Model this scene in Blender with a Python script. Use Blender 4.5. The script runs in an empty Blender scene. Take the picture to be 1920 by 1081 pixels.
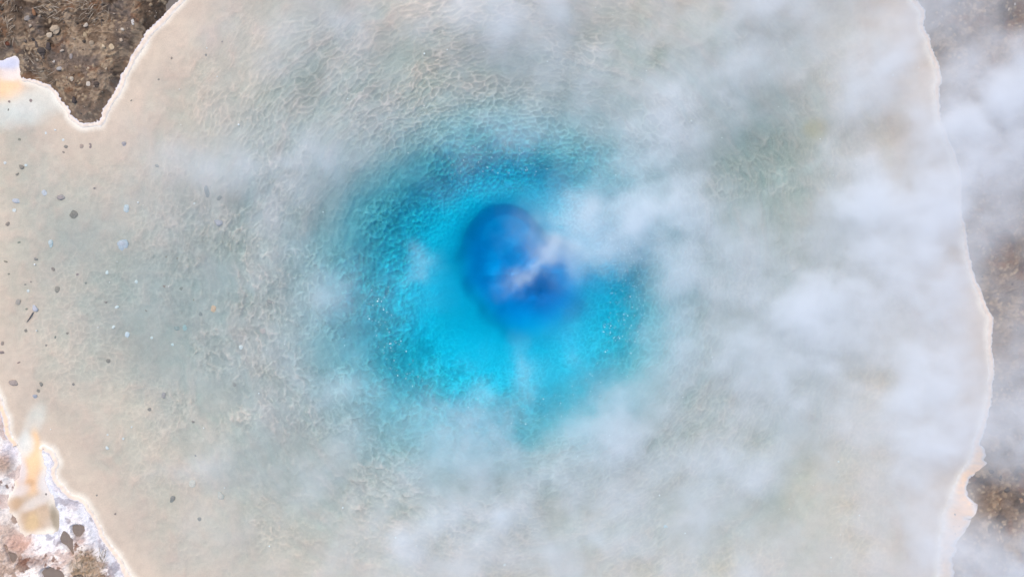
import bpy, math, random
import numpy as np

C = bpy.context.scene.collection
SC = bpy.context.scene
R = math.radians
random.seed(7)
RNG = np.random.default_rng(11)

# ------------------------------------------------------------------ camera, sky, sun, exposure
CAM_H = 24.0
cam = bpy.data.cameras.new('camera')
cam.sensor_width = 36.0
cam.lens = 36.0 * CAM_H / 19.2
cam.clip_end = 2000
co = bpy.data.objects.new('camera', cam)
co.location = (0, 0, CAM_H)
C.objects.link(co)
SC.camera = co

SUN_EL, SUN_AZ = 67.0, 122.0        # light comes from the upper left of the picture, high up
world = bpy.data.worlds.new('World')
SC.world = world
world.use_nodes = True
wn = world.node_tree.nodes
wn.clear()
sky = wn.new('ShaderNodeTexSky')
sky.sky_type = 'NISHITA'
sky.sun_disc = False
sky.sun_elevation = R(SUN_EL)
sky.sun_rotation = R(90 - SUN_AZ)
sky.air_density = 1.0
sky.dust_density = 1.6
sky.ozone_density = 1.0
bg = wn.new('ShaderNodeBackground')
bg.inputs['Strength'].default_value = 0.15
wo = wn.new('ShaderNodeOutputWorld')
world.node_tree.links.new(sky.outputs[0], bg.inputs[0])
world.node_tree.links.new(bg.outputs[0], wo.inputs[0])

sun = bpy.data.lights.new('sun', 'SUN')
sun.energy = 1.5
sun.angle = R(22)
sun.color = (1.0, 0.90, 0.78)
so = bpy.data.objects.new('sun', sun)
az = R(SUN_AZ)
from mathutils import Vector
sdir = Vector((math.cos(az) * math.cos(R(SUN_EL)), math.sin(az) * math.cos(R(SUN_EL)), math.sin(R(SUN_EL))))
so.rotation_euler = sdir.to_track_quat('Z', 'Y').to_euler()
so.location = sdir * 60
C.objects.link(so)

SC.view_settings.view_transform = 'Standard'
SC.view_settings.look = 'None'
SC.view_settings.exposure = 0.42
SC.view_settings.gamma = 1.0
SC.view_settings.use_curve_mapping = False

SC.render.engine = 'CYCLES'
SC.cycles.max_bounces = 8
SC.cycles.diffuse_bounces = 3
SC.cycles.volume_bounces = 7
SC.cycles.transparent_max_bounces = 16
SC.cycles.volume_step_rate = 3.0
SC.cycles.use_denoising = True
try:
    SC.cycles.denoising_prefilter = 'ACCURATE'
    SC.cycles.denoising_input_passes = 'RGB_ALBEDO_NORMAL'
except Exception:
    pass

# ------------------------------------------------------------------ helpers
def P(u, v):
    """A point of the ground plan: one unit of the plan is one centimetre."""
    return (np.asarray(u, float) - 960.0) / 100.0, (540.5 - np.asarray(v, float)) / 100.0

def lin(r, g, b):
    c = np.array([r, g, b], float) / 255.0
    return np.where(c <= 0.04045, c / 12.92, ((c + 0.055) / 1.055) ** 2.4)

def hsh(ix, iy, s):
    n = (ix.astype(np.int64) * 374761393 + iy.astype(np.int64) * 668265263 + s * 974634777) & 0x7fffffff
    n = ((n ^ (n >> 13)) * 1274126177) & 0x7fffffff
    n = (n ^ (n >> 16)) & 0x7fffffff
    return n / float(0x7fffffff)

def vnoise(x, y, s=0):
    ix, iy = np.floor(x), np.floor(y)
    fx, fy = x - ix, y - iy
    ix, iy = ix.astype(np.int64), iy.astype(np.int64)
    fx = fx * fx * fx * (fx * (fx * 6 - 15) + 10)
    fy = fy * fy * fy * (fy * (fy * 6 - 15) + 10)
    a, b = hsh(ix, iy, s), hsh(ix + 1, iy, s)
    c, d = hsh(ix, iy + 1, s), hsh(ix + 1, iy + 1, s)
    return (a + (b - a) * fx) * (1 - fy) + (c + (d - c) * fx) * fy

def fbm(x, y, s=0, oct=4, gain=0.5):
    t, a, n = 0.0, 1.0, 0.0
    ca, sa = math.cos(0.6), math.sin(0.6)
    for k in range(oct):
        t = t + a * vnoise(x, y, s + k * 17)
        n += a
        a *= gain
        x, y = (x * ca - y * sa) * 2.03 + 11.3, (x * sa + y * ca) * 2.03 + 5.7
    return t / n

def worley(x, y, s=0, jit=0.9, wrap=None):
    ix, iy = np.floor(x).astype(np.int64), np.floor(y).astype(np.int64)
    f1 = np.full(x.shape, 9.0)
    f2 = np.full(x.shape, 9.0)
    idv = np.zeros(x.shape)
    for dx in (-1, 0, 1):
        for dy in (-1, 0, 1):
            cx, cy = ix + dx, iy + dy
            hx = np.mod(cx, wrap) if wrap else cx
            px = cx + 0.5 + jit * (hsh(hx, cy, s) - 0.5)
            py = cy + 0.5 + jit * (hsh(hx, cy, s + 5) - 0.5)
            d = np.hypot(px - x, py - y)
            near = d < f1
            f2 = np.where(near, f1, np.minimum(f2, d))
            idv = np.where(near, hsh(hx, cy, s + 9), idv)
            f1 = np.where(near, d, f1)
    return f1, f2, idv

def sstep(a, b, x):
    t = np.clip((x - a) / (b - a), 0, 1)
    return t * t * (3 - 2 * t)

def mix(a, b, t):
    return a + (b - a) * t[..., None]

def spline(pts, step=0.03, closed=True, rough=0.0, seed=3):
    p = np.array([[*P(u, v)] for u, v in pts])
    n = len(p)
    out = []
    rng = range(n if closed else n - 1)
    for i in rng:
        p0, p1, p2, p3 = (p[(i + k) % n] if closed else p[min(max(i + k, 0), n - 1)] for k in (-1, 0, 1, 2))
        m = max(2, int(np.linalg.norm(p2 - p1) / step))
        for t in np.linspace(0, 1, m, endpoint=False):
            a = 0.5 * ((2 * p1) + (-p0 + p2) * t + (2 * p0 - 5 * p1 + 4 * p2 - p3) * t * t + (-p0 + 3 * p1 - 3 * p2 + p3) * t ** 3)
            out.append(a)
    out = np.array(out)
    if rough:
        nx = fbm(out[:, 0] * 4, out[:, 1] * 4, seed, 4) - 0.5
        ny = fbm(out[:, 0] * 4 + 40, out[:, 1] * 4, seed, 4) - 0.5
        out = out + rough * np.stack([nx, ny], 1)
    return out

def signed_distance(x, y, poly):
    """Distance to the outline POLY, negative inside."""
    shp = x.shape
    x, y = x.ravel(), y.ravel()
    best = np.full(x.shape, 1e9)
    inside = np.zeros(x.shape, bool)
    n = len(poly)
    for i in range(n):
        ax, ay = poly[i]
        bx, by = poly[(i + 1) % n]
        ex, ey = bx - ax, by - ay
        l2 = ex * ex + ey * ey + 1e-12
        t = np.clip(((x - ax) * ex + (y - ay) * ey) / l2, 0, 1)
        d = (x - ax - t * ex) ** 2 + (y - ay - t * ey) ** 2
        np.minimum(best, d, out=best)
        if ay != by:
            c = ((ay > y) != (by > y)) & (x < ex * (y - ay) / (by - ay) + ax)
            inside ^= c
    d = np.sqrt(best)
    return np.where(inside, -d, d).reshape(shp)

def grid_sample(field, x0, y0, step, x, y):
    gx, gy = (x - x0) / step, (y - y0) / step
    ny, nx = field.shape
    gx, gy = np.clip(gx, 0, nx - 1.001), np.clip(gy, 0, ny - 1.001)
    ix, iy = gx.astype(int), gy.astype(int)
    fx, fy = gx - ix, gy - iy
    return (field[iy, ix] * (1 - fx) + field[iy, ix + 1] * fx) * (1 - fy) + (field[iy + 1, ix] * (1 - fx) + field[iy + 1, ix + 1] * fx) * fy

def fast_mesh(name, verts, faces, col=None, smooth=True):
    me = bpy.data.meshes.new(name)
    verts = np.asarray(verts, np.float32)
    faces = np.asarray(faces, np.int32)
    k = faces.shape[1]
    me.vertices.add(len(verts))
    me.vertices.foreach_set('co', verts.ravel())
    me.loops.add(faces.size)
    me.loops.foreach_set('vertex_index', faces.ravel())
    me.polygons.add(len(faces))
    me.polygons.foreach_set('loop_start', np.arange(0, faces.size, k, dtype=np.int32))
    if smooth:
        me.polygons.foreach_set('use_smooth', np.ones(len(faces), bool))
    if col is not None:
        at = me.color_attributes.new('tint', 'FLOAT_COLOR', 'POINT')
        c4 = np.ones((len(verts), 4), np.float32)
        c4[:, :3] = np.clip(col, 0, 1)
        at.data.foreach_set('color', c4.ravel())
    me.update()
    me.validate()
    return me

def grid_mesh(name, X, Y, Z, col, keep=None):
    ny, nx = X.shape
    idx = np.arange(ny * nx).reshape(ny, nx)
    f = np.stack([idx[:-1, :-1], idx[:-1, 1:], idx[1:, 1:], idx[1:, :-1]], -1).reshape(-1, 4)
    v = np.stack([X, Y, Z], -1).reshape(-1, 3)
    c = col.reshape(-1, 3)
    if keep is not None:
        kv = keep.ravel()
        f = f[kv[f].any(1)]
        used = np.zeros(len(v), bool)
        used[f] = True
        new = np.cumsum(used) - 1
        f = new[f]
        v, c = v[used], c[used]
    return fast_mesh(name, v, f, c)

def link(name, me, mat, parent=None):
    o = bpy.data.objects.new(name, me)
    C.objects.link(o)
    if mat is not None and me is not None:
        if not me.materials:
            me.materials.append(mat)
    if parent is not None:
        o.parent = parent
    return o

def tint_material(name, rough=0.8, bump=0.0, bump_scale=60.0, grain=0.12, spec=0.3):
    """Vertex tint with a fine procedural grain and relief."""
    m = bpy.data.materials.new(name)
    m.use_nodes = True
    nt = m.node_tree
    b = nt.nodes['Principled BSDF']
    b.inputs['Roughness'].default_value = rough
    b.inputs['Specular IOR Level'].default_value = spec
    at = nt.nodes.new('ShaderNodeVertexColor')
    at.layer_name = 'tint'
    geo = nt.nodes.new('ShaderNodeNewGeometry')
    no = nt.nodes.new('ShaderNodeTexNoise')
    no.inputs['Scale'].default_value = bump_scale
    no.inputs['Detail'].default_value = 3.0
    no.inputs['Roughness'].default_value = 0.65
    nt.links.new(geo.outputs['Position'], no.inputs['Vector'])
    mr = nt.nodes.new('ShaderNodeMapRange')
    mr.inputs['From Min'].default_value = 0.25
    mr.inputs['From Max'].default_value = 0.75
    mr.inputs['To Min'].default_value = 1 - grain
    mr.inputs['To Max'].default_value = 1 + grain
    nt.links.new(no.outputs['Fac'], mr.inputs['Value'])
    vm = nt.nodes.new('ShaderNodeVectorMath')
    vm.operation = 'SCALE'
    nt.links.new(at.outputs['Color'], vm.inputs[0])
    nt.links.new(mr.outputs['Result'], vm.inputs['Scale'])
    nt.links.new(vm.outputs['Vector'], b.inputs['Base Color'])
    if bump:
        bp = nt.nodes.new('ShaderNodeBump')
        bp.inputs['Strength'].default_value = bump
        bp.inputs['Distance'].default_value = 0.02
        nt.links.new(no.outputs['Fac'], bp.inputs['Height'])
        nt.links.new(bp.outputs['Normal'], b.inputs['Normal'])
    return m

def tag(o, label=None, cat=None, group=None, kind=None):
    if label: o['label'] = label
    if cat: o['category'] = cat
    if group: o['group'] = group
    if kind: o['kind'] = kind
    return o

# ------------------------------------------------------------------ ground plan of the pool
SHORE = [  # clockwise round the water, from the top of the rock spit
    (372, -30), (343, 0), (318, 24), (291, 54), (266, 84), (250, 111), (238, 140), (225, 166), (207, 197), (196, 222), (189, 235),
    (178, 235), (165, 233), (152, 235), (138, 227), (129, 217), (124, 201), (111, 184), (104, 173), (94, 163), (72, 157), (54, 152), (38, 149),
    (35, 132), (36, 112), (28, 106), (14, 110), (0, 116), (-30, 122), (-70, 150),
    (-95, 260), (-88, 400), (-70, 560), (-40, 680), (-10, 728), (4, 757), (11, 785), (18, 810), (27, 830),
    (36, 848), (38, 870), (32, 900), (20, 922), (14, 938), (18, 954), (32, 972), (40, 992), (47, 1010),
    (62, 1003), (80, 1001), (97, 998), (107, 986), (112, 970), (109, 954), (100, 938), (97, 926),
    (88, 908), (84, 884), (82, 862), (77, 846), (80, 838), (88, 840), (98, 850), (103, 868), (103, 892), (108, 908), (124, 923), (148, 934), (164, 955),
    (179, 976), (191, 1002), (206, 1026), (226, 1052), (246, 1080), (275, 1120),
    (340, 1190), (520, 1250), (800, 1290), (1150, 1300), (1500, 1270), (1700, 1210),
    (1758, 1130), (1760, 1060), (1763, 1010), (1770, 970), (1780, 940), (1793, 912), (1808, 885), (1820, 858), (1830, 828), (1842, 795), (1853, 755),
    (1858, 705), (1858, 650), (1855, 603), (1842, 565), (1836, 541), (1828, 530), (1822, 510), (1812, 478), (1808, 440), (1802, 400), (1799, 350),
    (1796, 320), (1784, 280), (1770, 240), (1764, 226), (1758, 195), (1754, 165), (1757, 140), (1748, 100), (1738, 72), (1726, 50), (1730, 25), (1716, 6), (1695, -30),
    (1620, -110), (1400, -170), (1000, -190), (640, -150), (450, -90)]
shore = spline(SHORE, 0.025, True, rough=0.10)
_w = ((shore[:, 0] < P(122, 0)[0]) & (shore[:, 1] < P(0, 835)[1])).astype(float)   # the crusted inlet has a torn edge
shore[:, 0] += _w * 0.11 * (fbm(shore[:, 0] * 11, shore[:, 1] * 11, 401, 3) - .5)
shore[:, 1] += _w * 0.11 * (fbm(shore[:, 0] * 11 + 9, shore[:, 1] * 11, 402, 3) - .5)
SX0, SY0, SST = -13.2, -8.6, 0.03
gx = np.arange(SX0, 13.2, SST)
gy = np.arange(SY0, 8.6, SST)
GX, GY = np.meshgrid(gx, gy)
SD = signed_distance(GX, GY, shore)
def shore_dist(x, y):
    return grid_sample(SD, SX0, SY0, SST, x, y)

# contours of the vent, in centimetres from the point (960, 510) of the plan, every angle counter-clockwise from the right
def contour(tab):
    a = np.array([t[0] for t in tab], float)
    r = np.array([t[1] for t in tab], float) / 100
    a = np.concatenate([a - 360, a, a + 360])
    r = np.concatenate([r, r, r])
    fine = np.arange(0, 360, 2.0)
    v = np.interp(fine, a, r)
    k = np.hanning(13)
    k /= k.sum()
    v = np.convolve(np.concatenate([v[-6:], v, v[:6]]), k, 'valid')
    return fine, v
K0 = contour([(0, 136), (25, 116), (45, 88), (65, 104), (78, 122), (90, 131), (110, 133), (135, 115), (160, 100), (180, 94), (200, 84), (225, 80), (250, 92), (270, 110), (300, 128), (330, 140)])
K1 = contour([(0, 176), (45, 152), (90, 184), (135, 186), (160, 180), (180, 190), (210, 205), (240, 200), (270, 192), (300, 195), (330, 186)])
K2 = contour([(0, 234), (30, 222), (45, 212), (90, 226), (120, 230), (150, 246), (180, 270), (210, 285), (240, 288), (270, 280), (300, 270), (330, 254)])
K3 = contour([(0, 410), (45, 430), (90, 350), (135, 390), (165, 450), (180, 480), (225, 520), (270, 420), (315, 420)])
VX, VY = P(960, 510)
def polar(x, y):
    dx, dy = x - VX, y - VY
    r = np.hypot(dx, dy)
    th = np.degrees(np.arctan2(dy, dx)) % 360
    return r, th
def cr(K, th):
    return np.interp(th, np.append(K[0], 360), np.append(K[1], K[1][0]))

def bed_depth(x, y, sd):
    r, th = polar(x, y)
    wob = (fbm(x * 1.3, y * 1.3, 71, 4) - 0.5)
    r = r + wob * 0.36 * sstep(1.7, 2.6, r)
    k0, k1, k2, k3 = cr(K0, th), cr(K1, th), cr(K2, th), cr(K3, th)
    far = 0.012 + 0.022 * sstep(0.05, 1.6, -sd) + 0.027 * sstep(1.4, 3.6, -sd)
    d = np.zeros_like(x)
    scales = (0.90, 0.95, 1.0, 1.05, 1.10)
    for q in scales:
        rq = r * q
        t = np.clip((rq - k2) / (k3 - k2), 0, 1)
        e = np.where(rq > k3, far, 0.66 + (far - 0.66) * (1 - (1 - t) ** 2.8))
        t = np.clip((rq - k1) / (k2 - k1), 0, 1)
        e = np.where(rq <= k2, 1.22 - 0.56 * t ** 0.9, e)
        e = np.where(rq <= k1, 1.22 + 0.50 * sstep(1, 0, (rq - k0 * .5) / (k1 - k0 * .5)), e)
        d += e / len(scales)
    lip = np.maximum(0, np.cos(np.radians(th - 92))) ** 0.7
    soft = 0.13 + 0.55 * (1 - lip)
    t = r / k0 + (fbm(x * 1.6, y * 1.6, 73, 2) - .5) * 0.40 * (1 - .8 * lip)
    core = sstep(1 + soft * 0.5, 1 - soft * 0.8, t)
    d = d + (0.40 + 0.04 * lip) * core
    s00 = d + 1.05 * 0.16 * np.log1p(np.exp(np.clip((0.96 - t) / 0.16, -30, 30)))
    for u, v, a, b, e in [(1034, 570, 68, 56, 2.1), (900, 470, 50, 44, .35), (1070, 520, 40, 50, .8), (930, 560, 50, 44, .4), (885, 530, 26, 22, .3), (1000, 470, 30, 24, .35)]:
        ox, oy = P(u, v)
        s00 = s00 + e * sstep(1.25, .6, t) * np.exp(-((x - ox) * 100 / a) ** 2 - ((y - oy) * 100 / b) ** 2)
    d = s00
    return d, r, th, k0, k1, k2, k3

# ------------------------------------------------------------------ pool bed
def build_bed():
    st = 0.022
    x = np.arange(-12.2, 12.2, st)
    y = np.arange(-7.9, 7.9, st)
    X, Y = np.meshgrid(x, y)
    sd = shore_dist(X, Y)
    d, r, th, k0, k1, k2, k3 = bed_depth(X, Y, sd)
    # reticulated sinter: cells drawn out along the rings of the basin, plain cells towards the shores
    wx = (fbm(X * 1.4, Y * 1.4, 5, 3) - 0.5) * 0.30 + (fbm(X * 9, Y * 9, 15, 2) - .5) * 0.05
    wy = (fbm(X * 1.4 + 31, Y * 1.4, 6, 3) - 0.5) * 0.30 + (fbm(X * 9 + 7, Y * 9, 16, 2) - .5) * 0.05
    XW, YW = X + wx, Y + wy
    rw = np.hypot(XW - VX, YW - VY)
    tw = np.degrees(np.arctan2(YW - VY, XW - VX)) % 360
    N = 104
    f1, f2, i1 = worley(tw / 360 * N, rw / 0.078, 21, 0.95, wrap=N)
    ringA = np.exp(-((f2 - f1) / 0.16) ** 2)
    f1, f2, i2 = worley(XW / 0.11, YW / 0.11, 33, 0.95)
    ringB = np.exp(-((f2 - f1) / 0.15) ** 2)
    N2 = 105
    f1, f2, i3 = worley(tw / 360 * N2 + 1.1 * (fbm(X * 7, Y * 7, 8, 3) - .5), rw / 0.15 + 1.3 * (fbm(X * 7, Y * 7, 9, 3) - .5), 44, 0.98, wrap=None)
    ringC = np.exp(-((f2 - f1) / 0.15) ** 2) * sstep(0.25, 0.55, fbm(X * 5, Y * 5, 48, 3))
    N3 = 190
    f1, f2, i4 = worley(tw / 360 * N3, rw / 0.058, 57, 0.95, wrap=N3)
    ringD = np.exp(-((f2 - f1) / 0.2) ** 2)
    inpool = sstep(0.02, -0.10, sd)
    zoneR = sstep(0.55, 1.0, r / np.maximum(k1, .1)) * sstep(8.5, 4.0, r)   # round the funnel
    left = np.clip(np.cos(np.radians(th - 205)), 0, 1) ** 0.7
    zoneC = sstep(0.95, 1.12, r / k1) * sstep(1.55, 1.05, r / k3) * left
    zoneB = sstep(2.6, 4.6, r) * sstep(0.25, 1.6, -sd)
    patch = sstep(0.35, 0.65, fbm(X * 0.9, Y * 0.9, 90, 4))
    upr = np.clip(np.cos(np.radians(th - 80)), 0, 1)
    aA = zoneR * (0.35 + 0.65 * patch) * (0.55 + 0.45 * upr)
    aB = zoneB * (0.2 + 0.5 * patch) * (1 - 0.5 * upr)
    aC = zoneC * (0.3 + 0.7 * patch)
    aD = sstep(0.6, 1.2, r / np.maximum(k0, .1)) * sstep(5.5, 2.5, r)
    rel = 0.042 * aA * ringA + 0.012 * aB * ringB + 0.058 * aC * ringC * (0.4 + 0.6 * ringA) + 0.014 * aD * ringD * aA
    rel += (fbm(XW * 5, YW * 5, 61, 3) - 0.5) * 0.034 * sstep(0.1, 0.9, -sd) * sstep(1.0, 1.3, r / np.maximum(k0, .1))
    rel += (fbm(X * 20, Y * 20, 62, 3) - 0.5) * 0.007
    rel += (fbm(rw * 6.5 + 0.8 * fbm(X * 1.2, Y * 1.2, 64, 3), tw / 360 * 22, 65, 3) - 0.5) * 0.055 * sstep(1.0, 1.5, r / np.maximum(k1, .1)) * sstep(8.5, 4.5, r)
    rel *= inpool
    rough_deep = (fbm(X * 1.7, Y * 1.7, 63, 3, .4) - 0.5) * 0.5 * sstep(1.0, 0.6, r / np.maximum(k0, .1))
    zin = np.minimum(-d + rel + rough_deep, -0.006)
    zin = np.where(sd > -0.12, zin * np.clip(-sd / 0.12, 0, 1) ** 0.6, zin)
    # outside the water: low ground under the banks
    xl, yl = np.abs(X), np.abs(Y)
    zout = np.minimum(0.05, sd * 0.3)
    banked = (X < -6.5) | (X > 7.2)
    zout = np.where(banked, -np.minimum(sd, 0.2), zout)
    edge = (np.abs(X) > 11.0)
    zout = np.where(edge, 0.03, zout)
    Z = np.where(sd > 0, zout, zin)
    # ---- the bed's own colours: mats and sand at the shores, grey sinter, white silica in the funnel
    grey = np.array([0.385, 0.340, 0.300])
    tan = np.array([0.585, 0.450, 0.350])
    white = np.array([0.60, 0.61, 0.60])
    teal = np.array([0.38, 0.385, 0.40])
    n1 = fbm(X * 0.55, Y * 0.55, 101, 5)
    col = np.zeros(X.shape + (3,)) + grey
    shorew = sstep(3.4, 0.5, -sd + (n1 - 0.5) * 2.2)
    low = sstep(-1.0, -4.6, Y + (n1 - .5) * 2)
    col = mix(col, tan, np.clip(shorew + 0.55 * low * sstep(3.6, 5.5, r), 0, 1))
    col = mix(col, teal, sstep(k3 * 1.05, k2, r) * sstep(0.9, 1.0, r / k1))
    n2 = fbm(X * 2.5, Y * 2.5, 103, 4)
    col = mix(col, white, sstep(1.0, 0.0, (r - k1 * 1.0) / (k2 * 1.04 - k1 * 1.0) + (n2 - .5) * 0.4))
    col = mix(col, np.array([0.84, 0.86, 0.86]), sstep(1.15, 0.85, r / np.maximum(k0, .1)))
    # ridges are coated with paler silica, hollows of some cells are darker
    ridge = np.clip(aA * ringA * 0.85 + aB * ringB * 0.5 + aC * ringC * 0.8 + aA * aD * ringD * .3, 0, 1)
    col = np.minimum(col * (1 + np.array([0.85, 0.92, 0.85]) * (ridge * inpool)[..., None] * 0.50), 0.9)
    hollow = np.clip((aA * (1 - ringA) * (i1 > .5) + aC * (1 - ringC) * (i3 > .45)), 0, 1)
    col = col * (1 - 0.16 * hollow * sstep(0.8, 1.1, r / k1))[..., None]
    # peach film along the shallow margins, strongest at the left
    peach = lin(232, 205, 178)
    pl = sstep(0.9, 0.1, -sd + (n2 - .5) * 0.6) * (0.35 + 0.65 * sstep(0.30, 0.62, fbm(X * .7, Y * .7, 120, 3)))
    pl = np.maximum(pl, 0.75 * sstep(-8.9, -9.75, X + (n2 - .5) * .5))
    col = mix(col, peach, np.clip(pl, 0, 1) * 0.38)
    halo = sstep(0.16, 0.0, -sd + (n2 - .5) * 0.10)
    col = mix(col, lin(250, 236, 216), halo * 0.9)
    # coloured mats, and a pale steam veil painted across the inlet: (u, v, half width, half height, turn, colour, strength)
    for u, v, a, b, rot, c, s in [
            (10, 164, 30, 30, 0, (255, 205, 160), 1.0), (18, 140, 24, 12, 0, (240, 222, 215), .7), (16, 118, 30, 12, 0, (208, 208, 228), .75),
            (60, 195, 70, 26, 10, (222, 218, 205), .6), (20, 215, 60, 24, 0, (228, 222, 210), .5),
            (63, 822, 8, 22, 0, (255, 203, 150), .95), (61, 860, 17, 40, 3, (255, 206, 158), 1.0), (56, 905, 24, 22, 0, (246, 196, 150), .9),
            (54, 905, 11, 7, 0, (200, 148, 102), .55), (66, 785, 16, 30, -25, (232, 222, 206), .6), (48, 832, 14, 22, 0, (236, 230, 218), .8),
            (40, 885, 10, 26, 0, (226, 208, 200), .8), (84, 905, 14, 22, 0, (232, 220, 212), .8), (40, 918, 16, 10, 30, (228, 210, 200), .7),
            (1440, 290, 130, 85, 30, (132, 144, 138), .42), (1464, 332, 12, 14, 20, (190, 200, 190), .22), (1528, 308, 22, 7, 35, (195, 205, 198), .18), (1530, 240, 22, 18, 0, (176, 156, 122), .6),
            (28, 945, 16, 12, 40, (200, 156, 114), .7), (62, 965, 26, 32, -20, (206, 166, 128), .85), (60, 978, 12, 18, -20, (222, 186, 140), .8),
            (104, 972, 9, 28, 12, (136, 116, 88), .75), (70, 940, 34, 10, 28, (236, 218, 204), .75), (78, 965, 10, 22, 20, (214, 184, 156), .5)]:
        ox, oy = P(u, v)
        ca, sa = math.cos(R(rot)), math.sin(R(rot))
        dx, dy = (X - ox) * 100, (Y - oy) * 100
        q = ((dx * ca + dy * sa) / a) ** 2 + ((-dx * sa + dy * ca) / b) ** 2
        q = q * (0.7 + 0.6 * fbm(X * 7, Y * 7, 130, 3))
        col = mix(col, lin(*c), np.exp(-q * q * 0.7) * s)
    m = 1 + (fbm(X * 9, Y * 9, 140, 4) - 0.5) * 0.15 * inpool * sstep(0.9, 1.3, r / k1)
    m *= 1 + (fbm(X * 1.6, Y * 1.6, 143, 4) - 0.5) * 0.20
    col = col * m[..., None]
    landc = np.array([0.20, 0.165, 0.135]) * (0.7 + 0.6 * fbm(X * 4, Y * 4, 150, 5))[..., None]
    col = np.where((sd > 0.02)[..., None], landc, col)
    me = grid_mesh('pool_bed', X, Y, Z, col)
    o = link('pool_bed', me, tint_material('sinter_bed', 0.85, 0.12, 55, 0.10))
    tag(o, 'reticulated grey and tan sinter floor of the hot spring pool', kind='structure')
    return o
build_bed()

# ------------------------------------------------------------------ the water itself
def build_water():
    x0, x1, y0, y1, z0, z1 = -11.9, 11.9, -7.7, 7.7, -4.6, 0.0
    v = [(x0, y0, z0), (x1, y0, z0), (x1, y1, z0), (x0, y1, z0), (x0, y0, z1), (x1, y0, z1), (x1, y1, z1), (x0, y1, z1)]
    f = [(0, 3, 2, 1), (4, 5, 6, 7), (0, 1, 5, 4), (1, 2, 6, 5), (2, 3, 7, 6), (3, 0, 4, 7)]
    me = fast_mesh('pool_water', v, f, smooth=False)
    m = bpy.data.materials.new('hot_spring_water')
    m.use_nodes = True
    nt = m.node_tree
    nt.nodes.clear()
    out = nt.nodes.new('ShaderNodeOutputMaterial')
    a = np.array([2.10, 0.165, 0.030])          # absorption per metre: red goes first, blue last
    dens = float(a.max() / 0.98)
    ab = nt.nodes.new('ShaderNodeVolumeAbsorption')
    ab.inputs['Color'].default_value = (*(1 - a / dens), 1)
    ab.inputs['Density'].default_value = dens
    nt.links.new(ab.outputs[0], out.inputs['Volume'])
    o = link('pool_water', me, m)
    tag(o, 'clear blue mineral water filling the hot spring pool', kind='structure')
build_water()

# ------------------------------------------------------------------ banks
def rock_relief(X, Y):
    wx = (fbm(X * 1.5, Y * 1.5, 201, 4) - .5) * 0.8
    wy = (fbm(X * 1.5, Y * 1.5, 202, 4) - .5) * 0.8
    big = fbm(X * 1.6 + wx, Y * 1.6 + wy, 203, 5)
    f1, f2, ci = worley((X + wx * .3) * 7, (Y + wy * .3) * 7, 204)
    lump = np.maximum(0, 0.55 - f1) * (ci > 0.55)
    f1b, f2b, cb = worley(X * 16 + wx * 4, Y * 16 + wy * 4, 208)
    lump2 = np.maximum(0, 0.6 - f1b) * (cb > 0.45)
    fib = fbm((X * 0.5 + Y * 0.2 + wx * 1.2) * 5, (Y + wy * 1.2) * 34, 206, 3)
    fine = fbm(X * 24, Y * 24, 207, 3)
    return big, lump, ci, fib, fine, lump2, cb

def grey_brown_bank(X, Y, sd):
    big, lump, ci, fib, fine, lump2, cb = rock_relief(X, Y)
    h = 0.04 + 0.18 * (1 - np.exp(-np.maximum(sd, 0) / 0.5))
    h += (big - .5) * 0.26 * sstep(0, .5, sd) + lump * 0.07 + lump2 * 0.03 + (fib - .5) * 0.05 + (fine - .5) * 0.035
    n = fbm(X * 2.3, Y * 2.3, 211, 5)
    col = np.zeros(X.shape + (3,)) + np.array([0.20, 0.150, 0.112])
    col = mix(col, np.array([0.085, 0.064, 0.050]), sstep(0.50, 0.68, n))
    col = mix(col, np.array([0.19, 0.160, 0.145]), sstep(0.55, 0.72, fbm(X * 1.8 + 9, Y * 1.8, 212, 4)) * 0.8)
    col = mix(col, np.array([0.37, 0.30, 0.23]), sstep(0.54, 0.68, fbm(X * 5, Y * 5, 213, 4)) * 0.75)
    col = mix(col, np.array([0.24, 0.115, 0.055]), sstep(0.63, 0.74, fbm(X * 4 + 5, Y * 4, 214, 4)) * 0.4)
    col = mix(col, np.array([0.38, 0.31, 0.23]), np.clip(lump2 * 3.2, 0, 1) * (cb > 0.72) * sstep(.42, .6, fbm(X * 3, Y * 3, 216, 3)))
    col = col * np.array([0.95, 0.85, 0.73]) * (0.70 + 0.60 * fine)[..., None] * (0.74 + 0.52 * fib)[..., None]
    return h, col

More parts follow.
